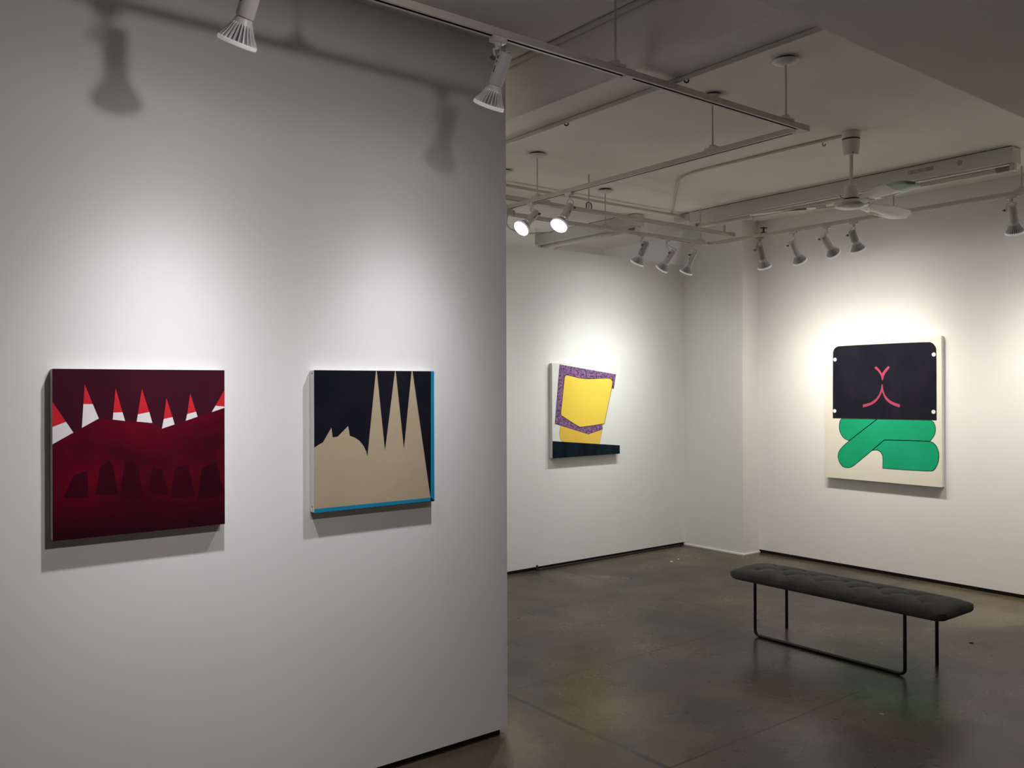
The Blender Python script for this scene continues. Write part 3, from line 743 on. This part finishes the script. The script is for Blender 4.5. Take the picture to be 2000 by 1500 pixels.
# ------------------------------------------------------------------ conduits, pipes, hooks
def conduit(name, pts, r, m, label, cat='conduit', rad=.08, straps=()):
    bm = B(); tube(bm, fillet(pts, rad, 10), r, 12); o = obj(name, bm, m, None, True); tag(o, label, cat)
    return o
zc = ZC - .009
conduit('conduit', [(4.985, 2.99, zc), (4.965, 3.5, zc), (4.95, 4.30, zc), (5.30, 4.645, zc), (6.03, 5.34, zc), (6.098, 5.34, zc)], .008, PIPE,
        'thin conduit bending from the fan canopy to the fluorescent batten', rad=.20)
conduit('conduit', [(3.0, 5.26, ZC - .030), (6.10, 5.26, ZC - .030)], .011, PIPE, 'straight conduit across the far ceiling into the left end of the fluorescent batten')
conduit('conduit', [(2.580, 1.75, ZC - .014), (2.580, 5.8, ZC - .014)], .013, PIPE, 'painted conduit in the ceiling corner above the near face of the beam')
conduit('conduit', [(2.808, YS + .01, 2.889), (2.808, 5.80, 2.889)], .0105, PIPE, 'painted pipe clipped along the far lower edge of the ceiling beam', 'pipe')
conduit('conduit', [(5.875, 6.40, ZC - .05), (5.92, 6.75, ZC - .14), (5.82, 7.18, ZC - .22), (5.60, 7.235, ZC - .26)], .008, PIPE, 'short curved conduit dropping from the far fluorescent batten to the back wall', rad=.15)
def hook(x, y, z, label, m=BAND):
    bm = B(); pts = [(x, y, z), (x, y, z - .014)]
    for k in range(8):
        a = math.radians(200*k/7); pts.append((x + .008*(1 - math.cos(a)), y - .005*(1 - math.cos(a)), z - .014 - .010*math.sin(a)))
    tube(bm, pts, .0034, 8); o = obj('hook', bm, m, None, True); return tag(o, label, 'hook', 'hooks screwed into the ceiling')
hook(2.826, 3.19, 2.902, 'small black hook on the beam edge nearer the white wall')
hook(2.826, 2.43, 2.902, 'small black hook on the beam edge, right of where the track crosses')
hook(5.04, 3.18, ZC + .001, 'tiny hook in the ceiling just left of the fan canopy', KNOB)

# ------------------------------------------------------------------ bench
bx0, bx1, by0, by1, bz0, bz1 = 4.592, 4.982, 2.205, 3.605, .343, .428
t = thing('bench', 'long charcoal tufted bench on thin black metal legs', 'bench', ((bx0+bx1)/2, (by0+by1)/2, 0))
cxb, cyb = t.location.x, t.location.y; hx, hy = (bx1-bx0)/2, (by1-by0)/2
pts = []
SP = .215
rows3 = [[Vector((x, -.54 + SP*k + o, 0)) for k in range(n)] for x, o, n in ((-.098, 0, 6), (0, SP/2 - .02, 5), (.098, 0, 6))]
for r_ in rows3: pts += r_
segs = []
for A_, B_ in ((rows3[0], rows3[1]), (rows3[1], rows3[2])):
    for a in A_:
        for b_ in B_:
            if abs(a.y - b_.y) < SP*.66: segs.append((a, b_))
def seat_z(x, y):
    ex = max(0, 1 - (abs(x)/hx)**2.4); ey = max(0, 1 - (abs(y)/hy)**11)
    h = .036 + .051*(ex**.48)*(ey**.45)
    p = Vector((x, y, 0)); dep = 0
    for a, b_ in segs:
        ab = b_ - a; tt = max(0, min(1, (p - a).dot(ab)/ab.dot(ab)))
        # creases bow towards the front like pulled fabric
        q = a + ab*tt + Vector((0, .018*math.sin(PI*tt), 0)); d2 = (p - q).length_squared
        dep = max(dep, .0075*math.exp(-d2/(2*.008**2)) + .007*math.exp(-d2/(2*.030**2)))
    for a in pts: dep = max(dep, .016*math.exp(-(p - a).length_squared/(2*.014**2)))
    return h - dep*(ex**.3)
bm = B(); nx, ny = 56, 190; rad = .055; G = []
def sq(u, v):
    """grid point -> rounded rectangle outline"""
    x, y = u*hx, v*hy
    cx_, cy_ = hx - rad, hy - rad
    ax, ay = abs(x), abs(y)
    if ax > cx_ and ay > cy_:
        dx, dy = ax - cx_, ay - cy_; m_ = max(dx, dy); l = math.hypot(dx, dy)
        if l > 1e-9: dx, dy = dx/l*m_, dy/l*m_
        x = math.copysign(cx_ + dx, x); y = math.copysign(cy_ + dy, y)
    return x, y
for i in range(nx + 1):
    u = math.sin(PI/2*(-1 + 2*i/nx))*.35 + (-1 + 2*i/nx)*.65
    row = []
    for j in range(ny + 1):
        v = -1 + 2*j/ny; v = math.copysign(1 - (1 - abs(v))**1.12, v)
        x, y = sq(u, v); row.append((x, y))
    G.append(row)
T = [[bm.verts.new((x, y, bz0 + seat_z(x, y))) for x, y in row] for row in G]
for i in range(nx):
    for j in range(ny): bm.faces.new((T[i][j], T[i+1][j], T[i+1][j+1], T[i][j+1]))
ring = [T[i][0] for i in range(nx)] + [T[nx][j] for j in range(ny)] + [T[i][ny] for i in range(nx, 0, -1)] + [T[0][j] for j in range(ny, 0, -1)]
prev = ring
for sc, z in ((1.004, .028), (.995, .019), (.965, .010), (.91, .003), (.85, 0)):
    cur = [bm.verts.new((v.co.x*(1 - (1-sc)*1.0), v.co.y*(1 - (1-sc)*.35), bz0 + z)) for v in ring]
    n = len(ring)
    for k in range(n): bm.faces.new((prev[k], cur[k], cur[(k+1) % n], prev[(k+1) % n]))
    prev = cur
bm.faces.new(prev[::-1]); bmesh.ops.recalc_face_normals(bm, faces=bm.faces[:])
s = obj('seat', bm, FELT, t, True)
for p in s.data.polygons: p.use_smooth = True
fl = 4.640 - cxb
bm = B(); tube(bm, fillet([(fl + .05, 2.438 - cyb, bz0 + .012), (fl, 2.438 - cyb, bz0 + .012), (fl, 2.438 - cyb, .0098), (fl, 3.422 - cyb, .0098), (fl, 3.422 - cyb, bz0 + .012), (fl + .05, 3.422 - cyb, bz0 + .012)], .038, 8), .0098, 12)
obj('loop_leg', bm, LEG, t, True)
for y in (2.418, 3.409):
    bm = B(); tube(bm, [(4.960 - cxb, y - cyb, 0), (4.960 - cxb, y - cyb, bz0 + .012)], .0098, 12); obj('leg', bm, LEG, t, True)
bm = B()
for y in (2.428, 3.415): tube(bm, [(fl, y - cyb, bz0 + .010), (4.960 - cxb, y - cyb, bz0 + .010)], .007, 10)
obj('under_bar', bm, LEG, t, True)

# ------------------------------------------------------------------ bits on the floor
def flake(x, y, s, m, label, name='plaster_chip', cat='chip'):
    bm = B(); n = 7; top = []; bot = []
    for i in range(n):
        a = 2*PI*i/n; r_ = s*(.7 + .5*random.random()); top.append(bm.verts.new((x + r_*.6*math.cos(a), y + r_*math.sin(a), s*.35))); bot.append(bm.verts.new((x + r_*.9*math.cos(a), y + r_*1.3*math.sin(a), 0)))
    bm.faces.new(top); bm.faces.new(bot[::-1])
    for i in range(n): bm.faces.new((bot[i], bot[(i+1) % n], top[(i+1) % n], top[i]))
    bmesh.ops.recalc_face_normals(bm, faces=bm.faces[:])
    o = obj(name, bm, m); return tag(o, label, cat)
flake(4.02, 2.228, .009, CHIP, 'pale plaster chip on the floor in front of the bench')
flake(5.56, 2.498, .012, GRIT, 'dark speck of grit on the floor beside the right end of the bench', 'grit_speck', 'grit')
flake(6.02, 5.35, .011, CHIP, 'pale plaster chip on the floor near the far wall, nearer the viewer of two')
flake(6.157, 5.387, .010, CHIP, 'pale plaster chip on the floor near the far wall, closer to the pillar')

# ------------------------------------------------------------------ camera, world, view
yaw, pit, roll = math.radians(38.018), math.radians(.17), math.radians(-.193)
fw = Vector((math.sin(yaw)*math.cos(pit), math.cos(yaw)*math.cos(pit), math.sin(pit)))
rt = Vector((math.cos(yaw), -math.sin(yaw), 0)); up = rt.cross(fw)
R2 = rt*math.cos(roll) + up*math.sin(roll); U2 = -rt*math.sin(roll) + up*math.cos(roll)
cam = bpy.data.cameras.new('camera'); co = bpy.data.objects.new('camera', cam); C.objects.link(co)
cam.sensor_fit = 'HORIZONTAL'; cam.sensor_width = 36; cam.lens = 36*1697/2000; cam.clip_start = .05
co.matrix_world = Matrix(((R2.x, U2.x, -fw.x, 0), (R2.y, U2.y, -fw.y, 0), (R2.z, U2.z, -fw.z, 1.6), (0, 0, 0, 1)))
sc = bpy.context.scene; sc.camera = co
w = bpy.data.worlds.new('world'); sc.world = w; w.use_nodes = True
w.node_tree.nodes['Background'].inputs[0].default_value = (.9, .95, 1, 1); w.node_tree.nodes['Background'].inputs[1].default_value = 0.0
sc.view_settings.view_transform = 'Standard'; sc.view_settings.look = 'None'; sc.view_settings.gamma = 1.0; sc.view_settings.exposure = 0.0
sc.view_settings.use_curve_mapping = False
sc.cycles.max_bounces = 10; sc.cycles.diffuse_bounces = 6; sc.cycles.use_denoising = True
sc.cycles.sample_clamp_indirect = 4.0
